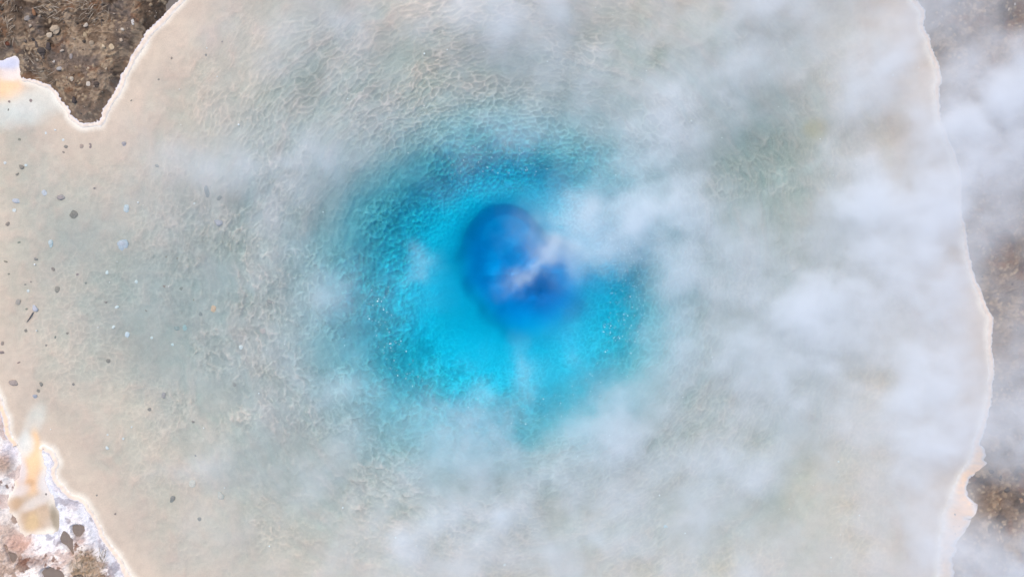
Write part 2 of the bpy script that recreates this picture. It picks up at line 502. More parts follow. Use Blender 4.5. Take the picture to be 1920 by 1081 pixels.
def white_crust_bank(X, Y, sd):
    big, lump, ci, fib, fine, lump2, cb = rock_relief(X + 20, Y)
    h = 0.03 + 0.05 * (1 - np.exp(-np.maximum(sd, 0) / 0.18))
    n = fbm(X * 3.2, Y * 3.2, 221, 5)
    cw = sstep(0.22, 0.38, n)
    h += cw * 0.03 + lump2 * 0.04 + (fine - .5) * 0.045 + (fib - .5) * 0.02
    col = np.zeros(X.shape + (3,)) + np.array([0.48, 0.38, 0.33])
    col = mix(col, np.array([0.92, 0.82, 0.73]), cw)
    col = mix(col, np.array([0.60, 0.42, 0.34]), sstep(0.56, 0.66, fbm(X * 4, Y * 4, 222, 4)) * 0.7)
    col = mix(col, np.array([0.20, 0.10, 0.06]), sstep(0.62, 0.68, fbm(X * 6, Y * 6, 223, 4)) * 0.85)
    # purple shade of the bank's pool edge, put into the crust colour
    edge = sstep(0.42, 0.10, sd) * sstep(-9.3, -8.7, X)
    col = mix(col, np.array([0.70, 0.72, 0.80]), edge * 0.5)
    # brown ground in the corner, and a mat of tan fibres
    for u, v, a, b, c, s in [(10, 1030, 34, 60, (196, 172, 152), .8), (165, 1068, 34, 36, (172, 146, 116), .8), (40, 1015, 26, 18, (208, 168, 148), .8),
                             (20, 845, 14, 22, (214, 206, 214), .6), (10, 868, 16, 20, (150, 110, 76), .7), (62, 1050, 34, 10, (120, 74, 52), .65), (92, 885, 14, 40, (234, 228, 230), .8)]:
        ox, oy = P(u, v)
        q = (((X - ox) * 100 / a) ** 2 + ((Y - oy) * 100 / b) ** 2) * (0.6 + 0.8 * fbm(X * 8, Y * 8, 225, 3))
        w = np.exp(-q * q * .8)
        col = mix(col, lin(*c), w * s)
    # sunk pits that hold the brown puddles
    for pts in PITS:
        ps = signed_distance(X, Y, spline(pts, 0.03)) + (fbm(X * 14, Y * 14, 226, 3) - .5) * 0.035
        h = h + (0.015 - h) * sstep(0.045, 0.0, ps)
        col = mix(col, np.array([0.17, 0.13, 0.10]), sstep(0.012, 0.0, ps))
    col = col * (0.80 + 0.40 * fine)[..., None]
    return h, col

PITS = [[(138, 986), (146, 983), (158, 987), (157, 996), (150, 1003), (143, 1002), (139, 995)],
        [(116, 1010), (122, 997), (131, 1003), (136, 1015), (138, 1030), (139, 1038), (132, 1028), (126, 1020), (118, 1016)],
        [(80, 1070), (95, 1063), (108, 1068), (118, 1071), (122, 1083), (122, 1104), (82, 1104), (84, 1082)],
        [(136, 1087), (150, 1077), (161, 1085), (156, 1102), (138, 1102)],
        [(13, 1022), (19, 1034), (33, 1040), (28, 1052), (22, 1049)]]

def bank(name, label, u0, u1, v0, v1, st, fn, margin):
    (x0, x1), (y1, y0) = P([u0, u1], [v0, v1])
    X, Y = np.meshgrid(np.arange(x0, x1, st), np.arange(y0, y1, st))
    sd = shore_dist(X, Y)
    h, col = fn(X, Y, sd)
    # the bank stays low across the rim's width, then rises
    w = margin(540.5 - Y * 100) / 100
    Z = np.where(sd > 0, (h + 0.006) * sstep(w * 0.8, w * 1.0 + 0.16, sd) - 0.006, -0.02 + sd * 1.5)
    me = grid_mesh(name, X, Y, Z, col, keep=sd > -0.05)
    o = link(name, me, tint_material(name + '_rock', 0.9, 0.35, 48, 0.22, 0.2))
    tag(o, label, kind='structure')
    return o

WC_V, WC_W = ([-60, 30, 50, 100, 125, 160, 200, 300, 400, 530, 560, 700, 790, 828, 850, 866, 885, 905, 925, 940, 965, 985, 1005, 1030, 1090, 1200],
                     [5, 7, 5, 3, 5, 6, 3, 3, 3, 4, 5, 5, 6, 13, 27, 33, 15, 20, 42, 58, 56, 50, 34, 31, 31, 26])
bank_a = bank('rock_bank', 'grey brown rock spit reaching into the pool at its upper left corner', -240, 440, -310, 262, 0.0125, grey_brown_bank, lambda v: 0 * v + 8)
bank_b = bank('sinter_bank', 'white crusted sinter bank with brown puddles at the lower left corner', -240, 330, 690, 1310, 0.0125, white_crust_bank, lambda v: 0 * v + 7)
bank_c = bank('rock_bank', 'grey brown rock bank half veiled by steam along the right side', 1640, 2200, -310, 1320, 0.0165, grey_brown_bank, lambda v: np.interp(v, WC_V, WC_W))

def ground():
    # the wide land round the basin: a ring of terrain that reaches the horizon
    rings = [(11.6, 7.4), (14, 10), (24, 20), (60, 60), (250, 250), (900, 900)]
    zs = [0.02, 0.12, 0.2, 0.4, 1.0, 1.0]
    n = 96
    v, c = [], []
    for (a, b), z in zip(rings, zs):
        for k in range(n):
            t = 2 * math.pi * k / n
            ct, s_ = math.cos(t), math.sin(t)
            q = max(abs(ct) / a, abs(s_) / b)
            v.append((ct / q, s_ / q, z + random.uniform(-.02, .02)))
            c.append(np.array([0.19, 0.155, 0.125]) * random.uniform(.8, 1.2))
    f = [(i * n + k, i * n + (k + 1) % n, (i + 1) * n + (k + 1) % n, (i + 1) * n + k) for i in range(len(rings) - 1) for k in range(n)]
    f = [q[::-1] for q in f]
    o = link('ground', fast_mesh('ground', v, f, np.array(c)), tint_material('open_ground', 0.95, 0.4, 3, 0.3))
    tag(o, 'brown rocky ground round the hot spring', kind='structure')
ground()

# ------------------------------------------------------------------ pale rims of silica along the waterline
def nearest(pt):
    x, y = P(*pt)
    return int(np.argmin((shore[:, 0] - x) ** 2 + (shore[:, 1] - y) ** 2))

def rim(parent, a, b, width, warm, seed, height=0.011, lap=0.045):
    """A raised strip on the land side of the shore from plan point A to B. WIDTH(u, v) and WARM(u, v) say how wide and how peach it is."""
    i0, i1 = nearest(a), nearest(b)
    if i1 < i0: i1 += len(shore)
    raw = shore[np.arange(i0, i1 + 1) % len(shore)]
    seg = np.r_[0, np.cumsum(np.hypot(*np.diff(raw, axis=0).T))]
    s = np.arange(0, seg[-1], 0.016)
    p = np.stack([np.interp(s, seg, raw[:, k]) for k in (0, 1)], 1)
    k = np.hanning(9); k /= k.sum()
    ps = np.stack([np.convolve(np.pad(p[:, q], 4, 'edge'), k, 'valid') for q in (0, 1)], 1)
    t = np.gradient(ps, axis=0)
    t /= np.linalg.norm(t, axis=1)[:, None] + 1e-9
    nrm = np.stack([-t[:, 1], t[:, 0]], 1)
    test = shore_dist(ps[:, 0] + nrm[:, 0] * .06, ps[:, 1] + nrm[:, 1] * .06)
    if np.median(test) < 0: nrm = -nrm
    u, v = ps[:, 0] * 100 + 960, 540.5 - ps[:, 1] * 100
    w = np.array([width(a_, b_) for a_, b_ in zip(u, v)]) / 100
    k2 = np.hanning(15); k2 /= k2.sum()
    w = np.convolve(np.pad(w, 7, 'edge'), k2, 'valid')
    w = w * (0.55 + 0.9 * fbm(s * 4, s * 0 + seed, seed, 4)) + 0.02 * (vnoise(s * 40, s * 0, seed + 3) - .5)
    prof = np.array([0, 0.10, 0.22, 0.38, 0.55, 0.72, 0.86, 1.0])
    ph = np.array([-0.6, 0.15, 0.55, 0.85, 0.85, 0.9, 1.0, 0.1])
    wm = np.array([warm(a_, b_) for a_, b_ in zip(u, v)])
    V, Cc = [], []
    for j, (q, hh) in enumerate(zip(prof, ph)):
        off = -lap + q * (w + lap)
        jit = 0.016 * (vnoise(s * 30, s * 0 + j * .7, seed + 8) - .5) * (1 if 0 < j < 7 else 1.6)
        x = p[:, 0] * .3 + ps[:, 0] * .7 + nrm[:, 0] * (off + jit)
        y = p[:, 1] * .3 + ps[:, 1] * .7 + nrm[:, 1] * (off + jit)
        n = vnoise(x * 22, y * 22, seed + 4)
        z = height * hh * (0.8 + 0.5 * n) + 0.007 * min(1, max(0, j - 1) / 2)
        if j in (0, 7): z = z * 0 - 0.007 if j == 0 else z * 0 + 0.01
        V.append(np.stack([x, y, z], 1))
        white = np.array([0.90, 0.80, 0.69])
        pe = mix(np.zeros((len(s), 3)) + np.array([0.86, 0.71, 0.57]), lin(255, 208, 162), np.clip(wm * (0.75 + .6 * (n - .5)), 0, 1))
        lav_shade = np.array([0.68, 0.65, 0.68])  # lavender-grey shadow on the land side, painted into the rim's tint
        f = {0: white, 1: white, 2: white * .5 + pe * .5, 3: pe, 4: pe, 5: pe * .9 + .1 * lav_shade, 6: white * .4 + lav_shade * .6, 7: lav_shade * .8}[j]
        cc = np.zeros((len(s), 3)) + f
        Cc.append(cc * (0.88 + 0.24 * n)[:, None])
    V, Cc = np.array(V), np.array(Cc)
    m, n_ = V.shape[:2]
    idx = np.arange(m * n_).reshape(m, n_)
    f = np.stack([idx[:-1, :-1], idx[:-1, 1:], idx[1:, 1:], idx[1:, :-1]], -1).reshape(-1, 4)
    me = fast_mesh('rim', V.reshape(-1, 3), f, Cc.reshape(-1, 3))
    me.update()
    if me.polygons[len(me.polygons) // 2].normal.z < 0:
        me.flip_normals()
    return link('rim', me, RIM_MAT, parent)
RIM_MAT = tint_material('silica_rim', 0.7, 0.2, 60, 0.06)

def w_a1(u, v): return np.interp(v, [-60, 0, 40, 70, 120, 200, 236], [5, 6, 8, 8, 5, 6, 8])
def w_b(u, v): return np.interp(v, [690, 800, 850, 920, 960, 1080], [9, 9, 6, 6, 5, 8])
def w_c(u, v):
    return np.interp(v, WC_V, WC_W)
def warm_c(u, v): return float(np.interp(v, [700, 820, 850, 960, 1010, 1100], [.15, .4, .9, .9, .45, .15]))
rim(bank_a, (372, -40), (182, 235), w_a1, lambda u, v: .10, 3)
rim(bank_a, (192, 230), (40, 149), lambda u, v: 4.5, lambda u, v: .0, 13, 0.010, 0.03)
rim(bank_b, (-60, 640), (30, 836), w_b, lambda u, v: .75 if v > 760 else .3, 23, 0.014)
rim(bank_b, (78, 842), (300, 1140), w_b, lambda u, v: .18, 33, 0.012)
rim(bank_c, (1757, 1180), (1690, -60), w_c, warm_c, 43, 0.014)

# ------------------------------------------------------------------ brown puddles in the crust
pm = bpy.data.materials.new('brown_puddle_water')
pm.use_nodes = True
pb = pm.node_tree.nodes['Principled BSDF']
pno = pm.node_tree.nodes.new('ShaderNodeTexNoise')
pno.inputs['Scale'].default_value = 6
pcr = pm.node_tree.nodes.new('ShaderNodeValToRGB')
pcr.color_ramp.elements[0].color = (0.19, 0.145, 0.115, 1)
pcr.color_ramp.elements[1].color = (0.27, 0.21, 0.16, 1)
pm.node_tree.links.new(pno.outputs['Fac'], pcr.inputs['Fac'])
pm.node_tree.links.new(pcr.outputs['Color'], pb.inputs['Base Color'])
pb.inputs['Roughness'].default_value = 0.12
def puddle(pts, label):
    p = spline(pts, 0.03)
    c = p.mean(0)
    q = (p - c) * 1.18
    n = len(q)
    vs = [(0, 0, 0)] + [(a, b, 0) for a, b in q]
    f = [(0, 1 + k, 1 + (k + 1) % n) for k in range(n)]
    o = link('puddle', fast_mesh('puddle', vs, f), pm)
    o.location = (float(c[0]), float(c[1]), 0.026)
    tag(o, label, kind='structure')
for pts, lab in zip(PITS, [
        'small brown puddle nearest the pool edge in the white crust', 'narrow slanting brown puddle in the white crust',
        'wide brown puddle at the bottom edge of the crust', 'low brown puddle beside the tan fibres', 'dark narrow puddle at the left of the crust']):
    puddle(pts, lab)

# ------------------------------------------------------------------ loose stones and pebbles
def stone_mesh(seed, flat=0.6, rough=0.5):
    import bmesh
    bm = bmesh.new()
    bmesh.ops.create_icosphere(bm, subdivisions=2, radius=0.5)
    rnd = random.Random(seed)
    ph = [(rnd.uniform(-1, 1), rnd.uniform(-1, 1), rnd.uniform(-1, 1), rnd.uniform(0, 6)) for _ in range(7)]
    for w in bm.verts:
        c = w.co.normalized()
        k = 1 + rough * sum(math.sin(3.2 * (c.x * a + c.y * b + c.z * d) + e) for a, b, d, e in ph) / 3.5
        w.co = c * 0.5 * k
        w.co.z *= flat
    me = bpy.data.meshes.new('stone')
    bm.to_mesh(me)
    bm.free()
    me.polygons.foreach_set('use_smooth', [seed % 2 == 0] * len(me.polygons))
    return me
STONES = [stone_mesh(s, 0.45 + 0.08 * (s % 3)) for s in range(6)]
sm = bpy.data.materials.new('loose_stone')
sm.use_nodes = True
nt = sm.node_tree
oi = nt.nodes.new('ShaderNodeObjectInfo')
nz = nt.nodes.new('ShaderNodeTexNoise')
nz.inputs['Scale'].default_value = 7
nz.inputs['Detail'].default_value = 4
tc = nt.nodes.new('ShaderNodeTexCoord')
nt.links.new(tc.outputs['Object'], nz.inputs['Vector'])
mr = nt.nodes.new('ShaderNodeMapRange')
mr.inputs['To Min'].default_value = 0.55
mr.inputs['To Max'].default_value = 1.45
nt.links.new(nz.outputs['Fac'], mr.inputs['Value'])
vm = nt.nodes.new('ShaderNodeVectorMath'); vm.operation = 'SCALE'
nt.links.new(oi.outputs['Color'], vm.inputs[0])
nt.links.new(mr.outputs['Result'], vm.inputs['Scale'])
nt.links.new(vm.outputs['Vector'], nt.nodes['Principled BSDF'].inputs['Base Color'])
nt.nodes['Principled BSDF'].inputs['Roughness'].default_value = 0.85
for me in STONES:
    me.materials.append(sm)

DG = None
def drop(x, y):
    """Height of the highest ground at (x, y)."""
    global DG
    if DG is None:
        bpy.context.view_layer.update()
        DG = bpy.context.evaluated_depsgraph_get()
    o = Vector((x, y, 3.0))
    for _ in range(6):
        ok, loc, n, i, ob, m = SC.ray_cast(DG, o, Vector((0, 0, -1)))
        if not ok: return 0.0
        if ob.name.startswith('pool_water'):
            o = loc - Vector((0, 0, 1e-3)); continue
        return loc.z
    return 0.0

PEND = []
def stone(name, u, v, a, b, rot, rgb, label, cat='stone', group=None, k=None):
    x, y = P(u, v)
    PEND.append((name, float(x), float(y), a / 100, b / 100, rot, rgb, label, cat, group, k))

DARK, GREYP, PALE, WHITE = (88, 78, 70), (150, 140, 138), (205, 212, 218), (238, 236, 230)
SD_G = 'small dark pebbles scattered on the pool floor'
# pebbles one can single out
for u, v, a, b, rot, c, lab in [
    (135, 401, 17, 12, -50, (70, 62, 56), 'large dark oval pebble on the pale shallows near the left edge'),
    (114, 369, 13, 11, 20, (150, 128, 132), 'round purplish grey pebble just above the large dark oval one'),
    (94, 457, 9, 14, 0, (190, 210, 215), 'upright pale blue oval pebble near the left edge'),
    (229, 459, 20, 17, 30, (178, 192, 208), 'largest pale blue pebble among ripples left of the basin'),
    (236, 391, 13, 15, 0, (188, 204, 212), 'faint pale blue pebble above the largest pale blue one'),
    (409, 416, 14, 12, 30, (140, 154, 172), 'slate blue pebble beside rough ripples left of the basin'),
    (386, 360, 10, 18, 10, (92, 104, 112), 'dark slate pebble in the hollow left of the basin'),
    (411, 370, 10, 7, 50, (92, 96, 98), 'thin dark chip right of the dark slate pebble'),
    (232, 270, 9, 8, 0, (124, 124, 140), 'bluish grey pebble below the tip of the rock spit'),
    (152, 274, 7, 7, 0, (160, 130, 116), 'brownish pebble below the tip of the rock spit'),
    (123, 275, 9, 6, -20, (72, 74, 72), 'dark flat pebble below and left of the spit tip'),
    (39, 312, 9, 8, 20, (96, 84, 74), 'brown round pebble near the left edge above the pale ones'),
    (81, 362, 11, 9, 20, (208, 206, 216), 'pale lilac pebble left of the purplish grey pebble'),
    (30, 376, 13, 10, 0, (200, 200, 212), 'pale lilac flat pebble closest to the left edge'),
    (14, 420, 9, 6, 40, (104, 92, 82), 'dark slanting pebble at the left edge'),
    (106, 542, 9, 10, 0, (118, 110, 98), 'dark grey brown pebble above the twig'),
    (33, 566, 12, 11, 0, (146, 132, 124), 'large dull brown pebble left of the twig'),
    (65, 577, 11, 11, 0, (190, 198, 214), 'pale blue round pebble touching the upper end of the twig'),
    (47, 620, 7, 5, 10, (88, 76, 66), 'dark brown pebble below the twig'),
    (26, 717, 15, 12, 0, (150, 132, 126), 'broad brown striped pebble above the white bank'),
    (65, 743, 9, 7, 0, (136, 156, 180), 'bright blue and white pebble above the orange channel'),
    (202, 676, 8, 6, 20, (92, 86, 80), 'lone dark oval pebble on the sandy floor left of the basin'),
    (399, 579, 12, 13, 0, (226, 160, 112), 'bright orange pebble on the rippled floor'),
    (375, 588, 8, 6, -20, (88, 98, 106), 'dark pebble just left of the bright orange one'),
    (491, 621, 13, 8, 10, (176, 148, 142), 'dull reddish brown pebble below the dark crescent one'),
    (507, 566, 13, 8, -15, (104, 108, 112), 'dark crescent shaped pebble nearer the blue basin'),
    (451, 651, 8, 8, 0, (232, 240, 238), 'bright white pebble left of the basin'),
    (237, 627, 8, 9, 0, (224, 230, 240), 'white angular pebble on the sandy floor'),
    (306, 741, 10, 11, 0, (128, 122, 128), 'round grey pebble with a white side low on the left'),
    (439, 721, 6, 7, 0, (100, 84, 86), 'dark purplish pebble right of the round grey one'),
    (344, 615, 9, 9, 0, (140, 176, 178), 'pale teal pebble among the ripples'),
    (331, 615, 9, 9, 0, (118, 140, 142), 'grey teal pebble left of the pale teal one'),
    (322, 936, 9, 13, -25, (78, 84, 86), 'largest dark pebble on the floor low on the left'),
    (373, 973, 7, 6, 40, (92, 92, 90), 'dark pebble below and right of the largest dark pebble'),
    (360, 907, 16, 14, 0, (212, 206, 188), 'cream coloured lump right of the largest dark pebble'),
    (413, 928, 13, 13, 0, (206, 202, 186), 'cream coloured lump farther right of the largest dark pebble'),
    (286, 481, 8, 5, 40, (120, 122, 118), 'slanting grey chip on the left floor'),
    (294, 310, 7, 6, 0, (108, 112, 110), 'grey pebble above the rough ripples'),
    (86, 926, 4, 4, 0, (96, 84, 78), 'tiny dark pebble in the channel above the brown puddle'),
    (1249, 987, 9, 5, 10, (196, 226, 240), 'pale blue chip on the tan floor below the basin'),
    (946, 1059, 6, 7, 0, (240, 240, 238), 'white pebble at the bottom edge below the basin'),
]:
    stone('pebble', u, v, a, b, rot, lin(*c), lab, 'pebble')
for u, v, s in [(31, 326, 5), (36, 261, 5), (118, 285, 4), (169, 270, 4), (169, 275, 4), (34, 454, 5), (66, 485, 6), (176, 353, 4), (9, 490, 5), (99, 504, 6), (144, 514, 5),
                (49, 579, 5), (125, 624, 5), (5, 643, 7), (3, 660, 7), (103, 632, 5), (86, 647, 4), (137, 720, 7), (76, 720, 7), (71, 733, 6), (35, 679, 4), (307, 536, 5), (339, 541, 6),
                (362, 562, 5), (197, 566, 4), (160, 531, 4), (272, 582, 4), (216, 963, 4), (181, 928, 3), (366, 854, 4), (361, 790, 5), (279, 768, 6), (246, 188, 4), (297, 149, 4),
                (386, 103, 5), (416, 78, 4), (321, 109, 4), (58, 189, 5), (15, 205, 4), (17, 190, 5), (46, 533, 3), (57, 528, 3), (15, 513, 3), (310, 481, 4), (332, 483, 4)]:
    stone('pebble', u, v, s * random.uniform(.95, 1.5), s * random.uniform(.65, .95), random.uniform(0, 180), lin(random.randint(76, 116), random.randint(74, 96), random.randint(66, 90)), 'small dark pebble scattered on the pale pool floor', 'pebble', SD_G)
for u, v, s in [(9, 305, 5), (47, 309, 5), (26, 394, 7), (363, 381, 4), (200, 510, 6), (218, 575, 6), (52, 545, 5), (254, 528, 5), (118, 262, 5), (103, 243, 4), (86, 249, 4), (212, 612, 6),
                (322, 646, 5), (283, 633, 4), (230, 822, 5), (200, 839, 6), (201, 815, 3), (246, 800, 3)]:
    stone('pebble', u, v, s * 1.2, s, random.uniform(0, 180), lin(236, 238, 236), 'small white pebble scattered on the pale pool floor', 'pebble', 'small white pebbles scattered on the pool floor')
# stones on the spit, and its dark spots built as stones
for u, v, a, b, rot, c, lab in [
    (84, 101, 17, 15, 0, (74, 64, 58), 'round dark spot, larger of the dark pair on the rock spit'),
    (75, 89, 6, 17, 15, (86, 76, 70), 'narrow dark spot beside the larger dark one on the spit'),
    (98, 91, 11, 15, 10, (72, 62, 58), 'dark spot right of the large round dark one on the spit'),
    (144, 189, 9, 12, -10, (64, 52, 46), 'dark oval spot near the tip of the rock spit'),
    (150, 49, 6, 5, 0, (52, 42, 38), 'tiny black spot left of the pale slab on the spit'),
    (19, 84, 9, 9, 0, (108, 62, 42), 'reddish brown stone at the left edge of the spit'),
    (68, 77, 8, 6, 0, (66, 58, 52), 'dark flat spot above the dark pair on the spit'),
    (132, 34, 15, 13, 0, (172, 148, 120), 'rounded tan boulder highest on the rock spit'),
    (167, 51, 12, 7, 25, (206, 194, 176), 'pale elongated slab high on the rock spit'),
    (165, 68, 10, 9, -10, (190, 168, 132), 'tan rounded stone below the pale slab'),
    (253, 45, 7, 10, 10, (232, 226, 216), 'white stone near the upper rim of the spit'),
    (236, 59, 6, 6, 0, (226, 214, 196), 'cream stone left of the white stone'),
    (179, 87, 10, 11, 0, (176, 156, 130), 'dull tan stone in the middle of the spit'),
    (138, 108, 6, 9, 0, (168, 160, 156), 'light grey upright stone in the middle of the spit'),
    (106, 118, 6, 5, 0, (222, 214, 204), 'small white stone left of the light grey upright one'),
    (202, 91, 7, 6, 0, (228, 204, 168), 'cream stone right of the dull tan stone'),
    (232, 79, 7, 5, 0, (206, 184, 158), 'tan stone beside the rim of the spit'),
    (123, 98, 7, 5, 30, (196, 182, 164), 'beige slanting stone right of the dark spots'),
    (140, 151, 8, 8, 0, (216, 200, 176), 'beige knobbly stone in the lower half of the spit'),
    (172, 132, 6, 6, 0, (206, 186, 158), 'beige round stone right of the grey patch'),
    (203, 131, 6, 5, 0, (204, 184, 156), 'beige small stone near the right rim of the spit'),
    (112, 159, 10, 11, 0, (164, 138, 106), 'sandy brown boulder at the left rim of the spit'),
    (170, 160, 10, 7, -20, (224, 212, 194), 'white curved stone low on the spit'),
    (118, 131, 10, 8, 20, (186, 182, 178), 'grey white flaky stone on the grey patch'),
    (111, 61, 18, 15, 20, (204, 182, 152), 'large cream block in the upper middle of the spit'),
    (100, 70, 11, 8, 30, (222, 202, 174), 'cream flake below left of the large cream block'),
    (60, 39, 14, 11, 20, (150, 146, 142), 'grey pitted stone in the dark gully of the spit'),
    (73, 27, 7, 14, 10, (146, 104, 72), 'orange brown stone beside the dark gully'),
    (215, 93, 11, 9, 20, (220, 196, 158), 'yellowish cream stone nearest the right rim of the spit'),
    (152, 226, 8, 5, 0, (200, 170, 140), 'small tan stone at the tip of the spit'),
    (186, 161, 11, 10, 0, (82, 68, 58), 'dark brown stone right of the white curved one'),
]:
    stone('stone', u, v, a, b, rot, lin(*c), lab)
for u, v, a, b, rot, c, lab in [
    (1908, 935, 9, 8, 0, (168, 130, 92), 'orange brown stone among dark rock at the right edge'),
    (1846, 965, 7, 7, 0, (178, 158, 142), 'pale stone beside the peach rim on the right bank'),
    (1852, 880, 10, 8, 20, (70, 62, 58), 'dark stone at the notch of the right bank'),
    (1868, 893, 8, 9, 0, (74, 66, 60), 'dark stone right of the notch of the right bank'),
    (1884, 915, 12, 9, 30, (80, 70, 62), 'broad dark stone among dark rock at the right edge'),
    (1884, 23, 4, 8, -15, (222, 206, 186), 'pale upright stone in the upper right corner'),
    (1896, 12, 4, 4, 0, (220, 216, 212), 'tiny white stone in the upper right corner'),
]:
    stone('stone', u, v, a, b, rot, lin(*c), lab)

def place_stones():
    hs = [drop(p[1], p[2]) for p in PEND]
    for i, (p, z) in enumerate(zip(PEND, hs)):
        name, x, y, a, b, rot, rgb, label, cat, group, k = p
        o = bpy.data.objects.new(name, STONES[(i * 7 + 3) % len(STONES)])
        C.objects.link(o)
        hgt = (a + b) * (0.26 if name == 'pebble' else 0.42)
        o.scale = (a, b, hgt)
        o.rotation_euler = (0, 0, R(rot))
        zz = z + hgt * 0.06
        if name == 'pebble':
            zz = min(zz, z + 0.02)
        o.location = (x, y, zz)
        if name == 'pebble': rgb = rgb * 0.52 + 0.48 * lin(178, 166, 152)
        elif rgb.max() > .3: rgb = rgb * 0.62 + 0.38 * lin(128, 108, 90)
        o.color = (*[float(q) for q in rgb], 1)
        tag(o, label, cat, group)
place_stones()

def twig():
    pts = [(50, 603), (54, 598), (58, 592), (62, 585)]
    rad = [0.010, 0.022, 0.026, 0.014]
    v, f = [], []
    n = 8
    for (u, w), r in zip(pts, rad):
        x, y = P(u, w)
        z = drop(float(x), float(y)) + 0.02
        for k in range(n):
            t = 2 * math.pi * k / n
            v.append((float(x) + r * math.cos(t) * .8, float(y) + r * math.cos(t) * .6, z + r * math.sin(t)))
    for i in range(len(pts) - 1):
        for k in range(n):
            f.append((i * n + k, i * n + (k + 1) % n, (i + 1) * n + (k + 1) % n, (i + 1) * n + k))
    me = fast_mesh('twig', v, f)
    o = link('twig', me, sm)
    o.color = (0.20, 0.17, 0.16, 1)
    tag(o, 'short dark twig lying on the shallow floor near the left edge', 'twig')
twig()

# ------------------------------------------------------------------ loose crumbs, dry fibres, white specks: nobody could count these
ICO_V = None
def ico():
    global ICO_V
    t = (1 + 5 ** .5) / 2
    v = np.array([(-1, t, 0), (1, t, 0), (-1, -t, 0), (1, -t, 0), (0, -1, t), (0, 1, t), (0, -1, -t), (0, 1, -t), (t, 0, -1), (t, 0, 1), (-t, 0, -1), (-t, 0, 1)])
    v = v / np.linalg.norm(v[0])
    f = np.array([(0, 11, 5), (0, 5, 1), (0, 1, 7), (0, 7, 10), (0, 10, 11), (1, 5, 9), (5, 11, 4), (11, 10, 2), (10, 7, 6), (7, 1, 8), (3, 9, 4), (3, 4, 2), (3, 2, 6), (3, 6, 8), (3, 8, 9), (4, 9, 5), (2, 4, 11), (6, 2, 10), (8, 6, 7), (9, 8, 1)])
    return v, f

def scatter(name, pts, radii, cols, mat, label, squash=0.7, jag=0.3):
    v0, f0 = ico()
    V, F, K = [], [], []
    for i, (p, r, c) in enumerate(zip(pts, radii, cols)):
        k = 1 + jag * (RNG.random((12, 1)) - .5) * 2
        q = v0 * k * r * np.array([RNG.uniform(.7, 1.3), RNG.uniform(.7, 1.3), squash])
        V.append(q + np.array(p))
        F.append(f0 + 12 * i)
        K.append(np.repeat(np.array(c)[None], 12, 0))
    me = fast_mesh(name, np.concatenate(V), np.concatenate(F), np.concatenate(K), smooth=jag < 0.1)
    o = link(name, me, mat)
    tag(o, label, kind='stuff')
    return o

def crumbs():
    pts, rad, col = [], [], []
    pal = [(0.40, 0.32, 0.24), (0.16, 0.125, 0.10), (0.085, 0.065, 0.05), (0.26, 0.19, 0.13), (0.52, 0.45, 0.36), (0.25, 0.13, 0.07)]
    pr = [.20, .30, .25, .18, .02, .05]
    def add(n, u0, u1, v0, v1):
        k = 0
        while k < n:
            u, v = random.uniform(u0, u1), random.uniform(v0, v1)
            x, y = (float(q) for q in P(u, v))
            if shore_dist(np.array([x]), np.array([y]))[0] < 0.15: 
                k += 0.2
                continue
            if vnoise(np.array([x * 3.]), np.array([y * 3.]), 77)[0] < random.random() * .8: continue
            r = min(0.035, 0.005 * random.paretovariate(2.0))
            pts.append((x, y, drop(x, y) + r * .2)); rad.append(r)
            c = np.array(pal[RNG.choice(6, p=pr)]) * random.uniform(.8, 1.2)
            col.append(c); k += 1
    add(700, -30, 370, -40, 236)
    add(500, 1760, 1960, -40, 1120)
    scatter('rubble', pts, rad, col, tint_material('rubble_stone', .9, 0, 40, .1), 'small broken crumbs of rock strewn over the brown banks')
crumbs()

def fibres():
    V, F, K = [], [], []
    def add(n, u0, u1, v0, v1, ang, spread, L, cols):
        for _ in range(n):
            u, v = random.uniform(u0, u1), random.uniform(v0, v1)
            x, y = (float(q) for q in P(u, v))
            if shore_dist(np.array([x]), np.array([y]))[0] < 0.12: continue
            t = R(ang(u, v) + random.gauss(0, spread))
            l = random.uniform(.5, 1) * L
            w = random.uniform(.0025, .006)
            z = drop(x, y)
            d = np.array([math.cos(t), math.sin(t), 0])
            s = np.array([-d[1], d[0], 0])
            i = len(V)
            p = np.array([x, y, z + .006])
            bend = s * random.gauss(0, .15) * l
            V.extend([p - s * w, p + s * w, p + d * l * .5 + bend + s * w + [0, 0, .03], p + d * l * .5 + bend - s * w + [0, 0, .03], p + d * l + bend * 1.6 + [0, 0, .004], p + d * l + bend * 1.6 + s * .002 + [0, 0, .004]])
            F.extend([(i, i + 1, i + 2, i + 3), (i + 3, i + 2, i + 5, i + 4)])
            K.extend([np.array(random.choice(cols)) * random.uniform(.7, 1.2)] * 6)
    br = [(.30, .235, .17), (.20, .155, .11), (.40, .33, .25), (.13, .10, .075)]
    add(260, 85, 215, -30, 42, lambda u, v: 200 + (u - 150) * .6, 25, .22, br)
    add(140, 36, 110, 100, 160, lambda u, v: 160 + (v - 130), 22, .16, br)
    add(120, 0, 40, -20, 80, lambda u, v: 250, 30, .16, br)
    add(130, 135, 200, 1030, 1110, lambda u, v: 60, 35, .14, [(.34, .27, .18), (.24, .18, .115), (.46, .38, .27)])
    me = fast_mesh('dry_fibres', np.array(V), np.array(F), np.array(K))
    tag(link('dry_fibres', me, tint_material('dried_fibre', .9, 0, 40, .1)), 'matted dry brown fibres lying over the rocky banks', kind='stuff')
fibres()

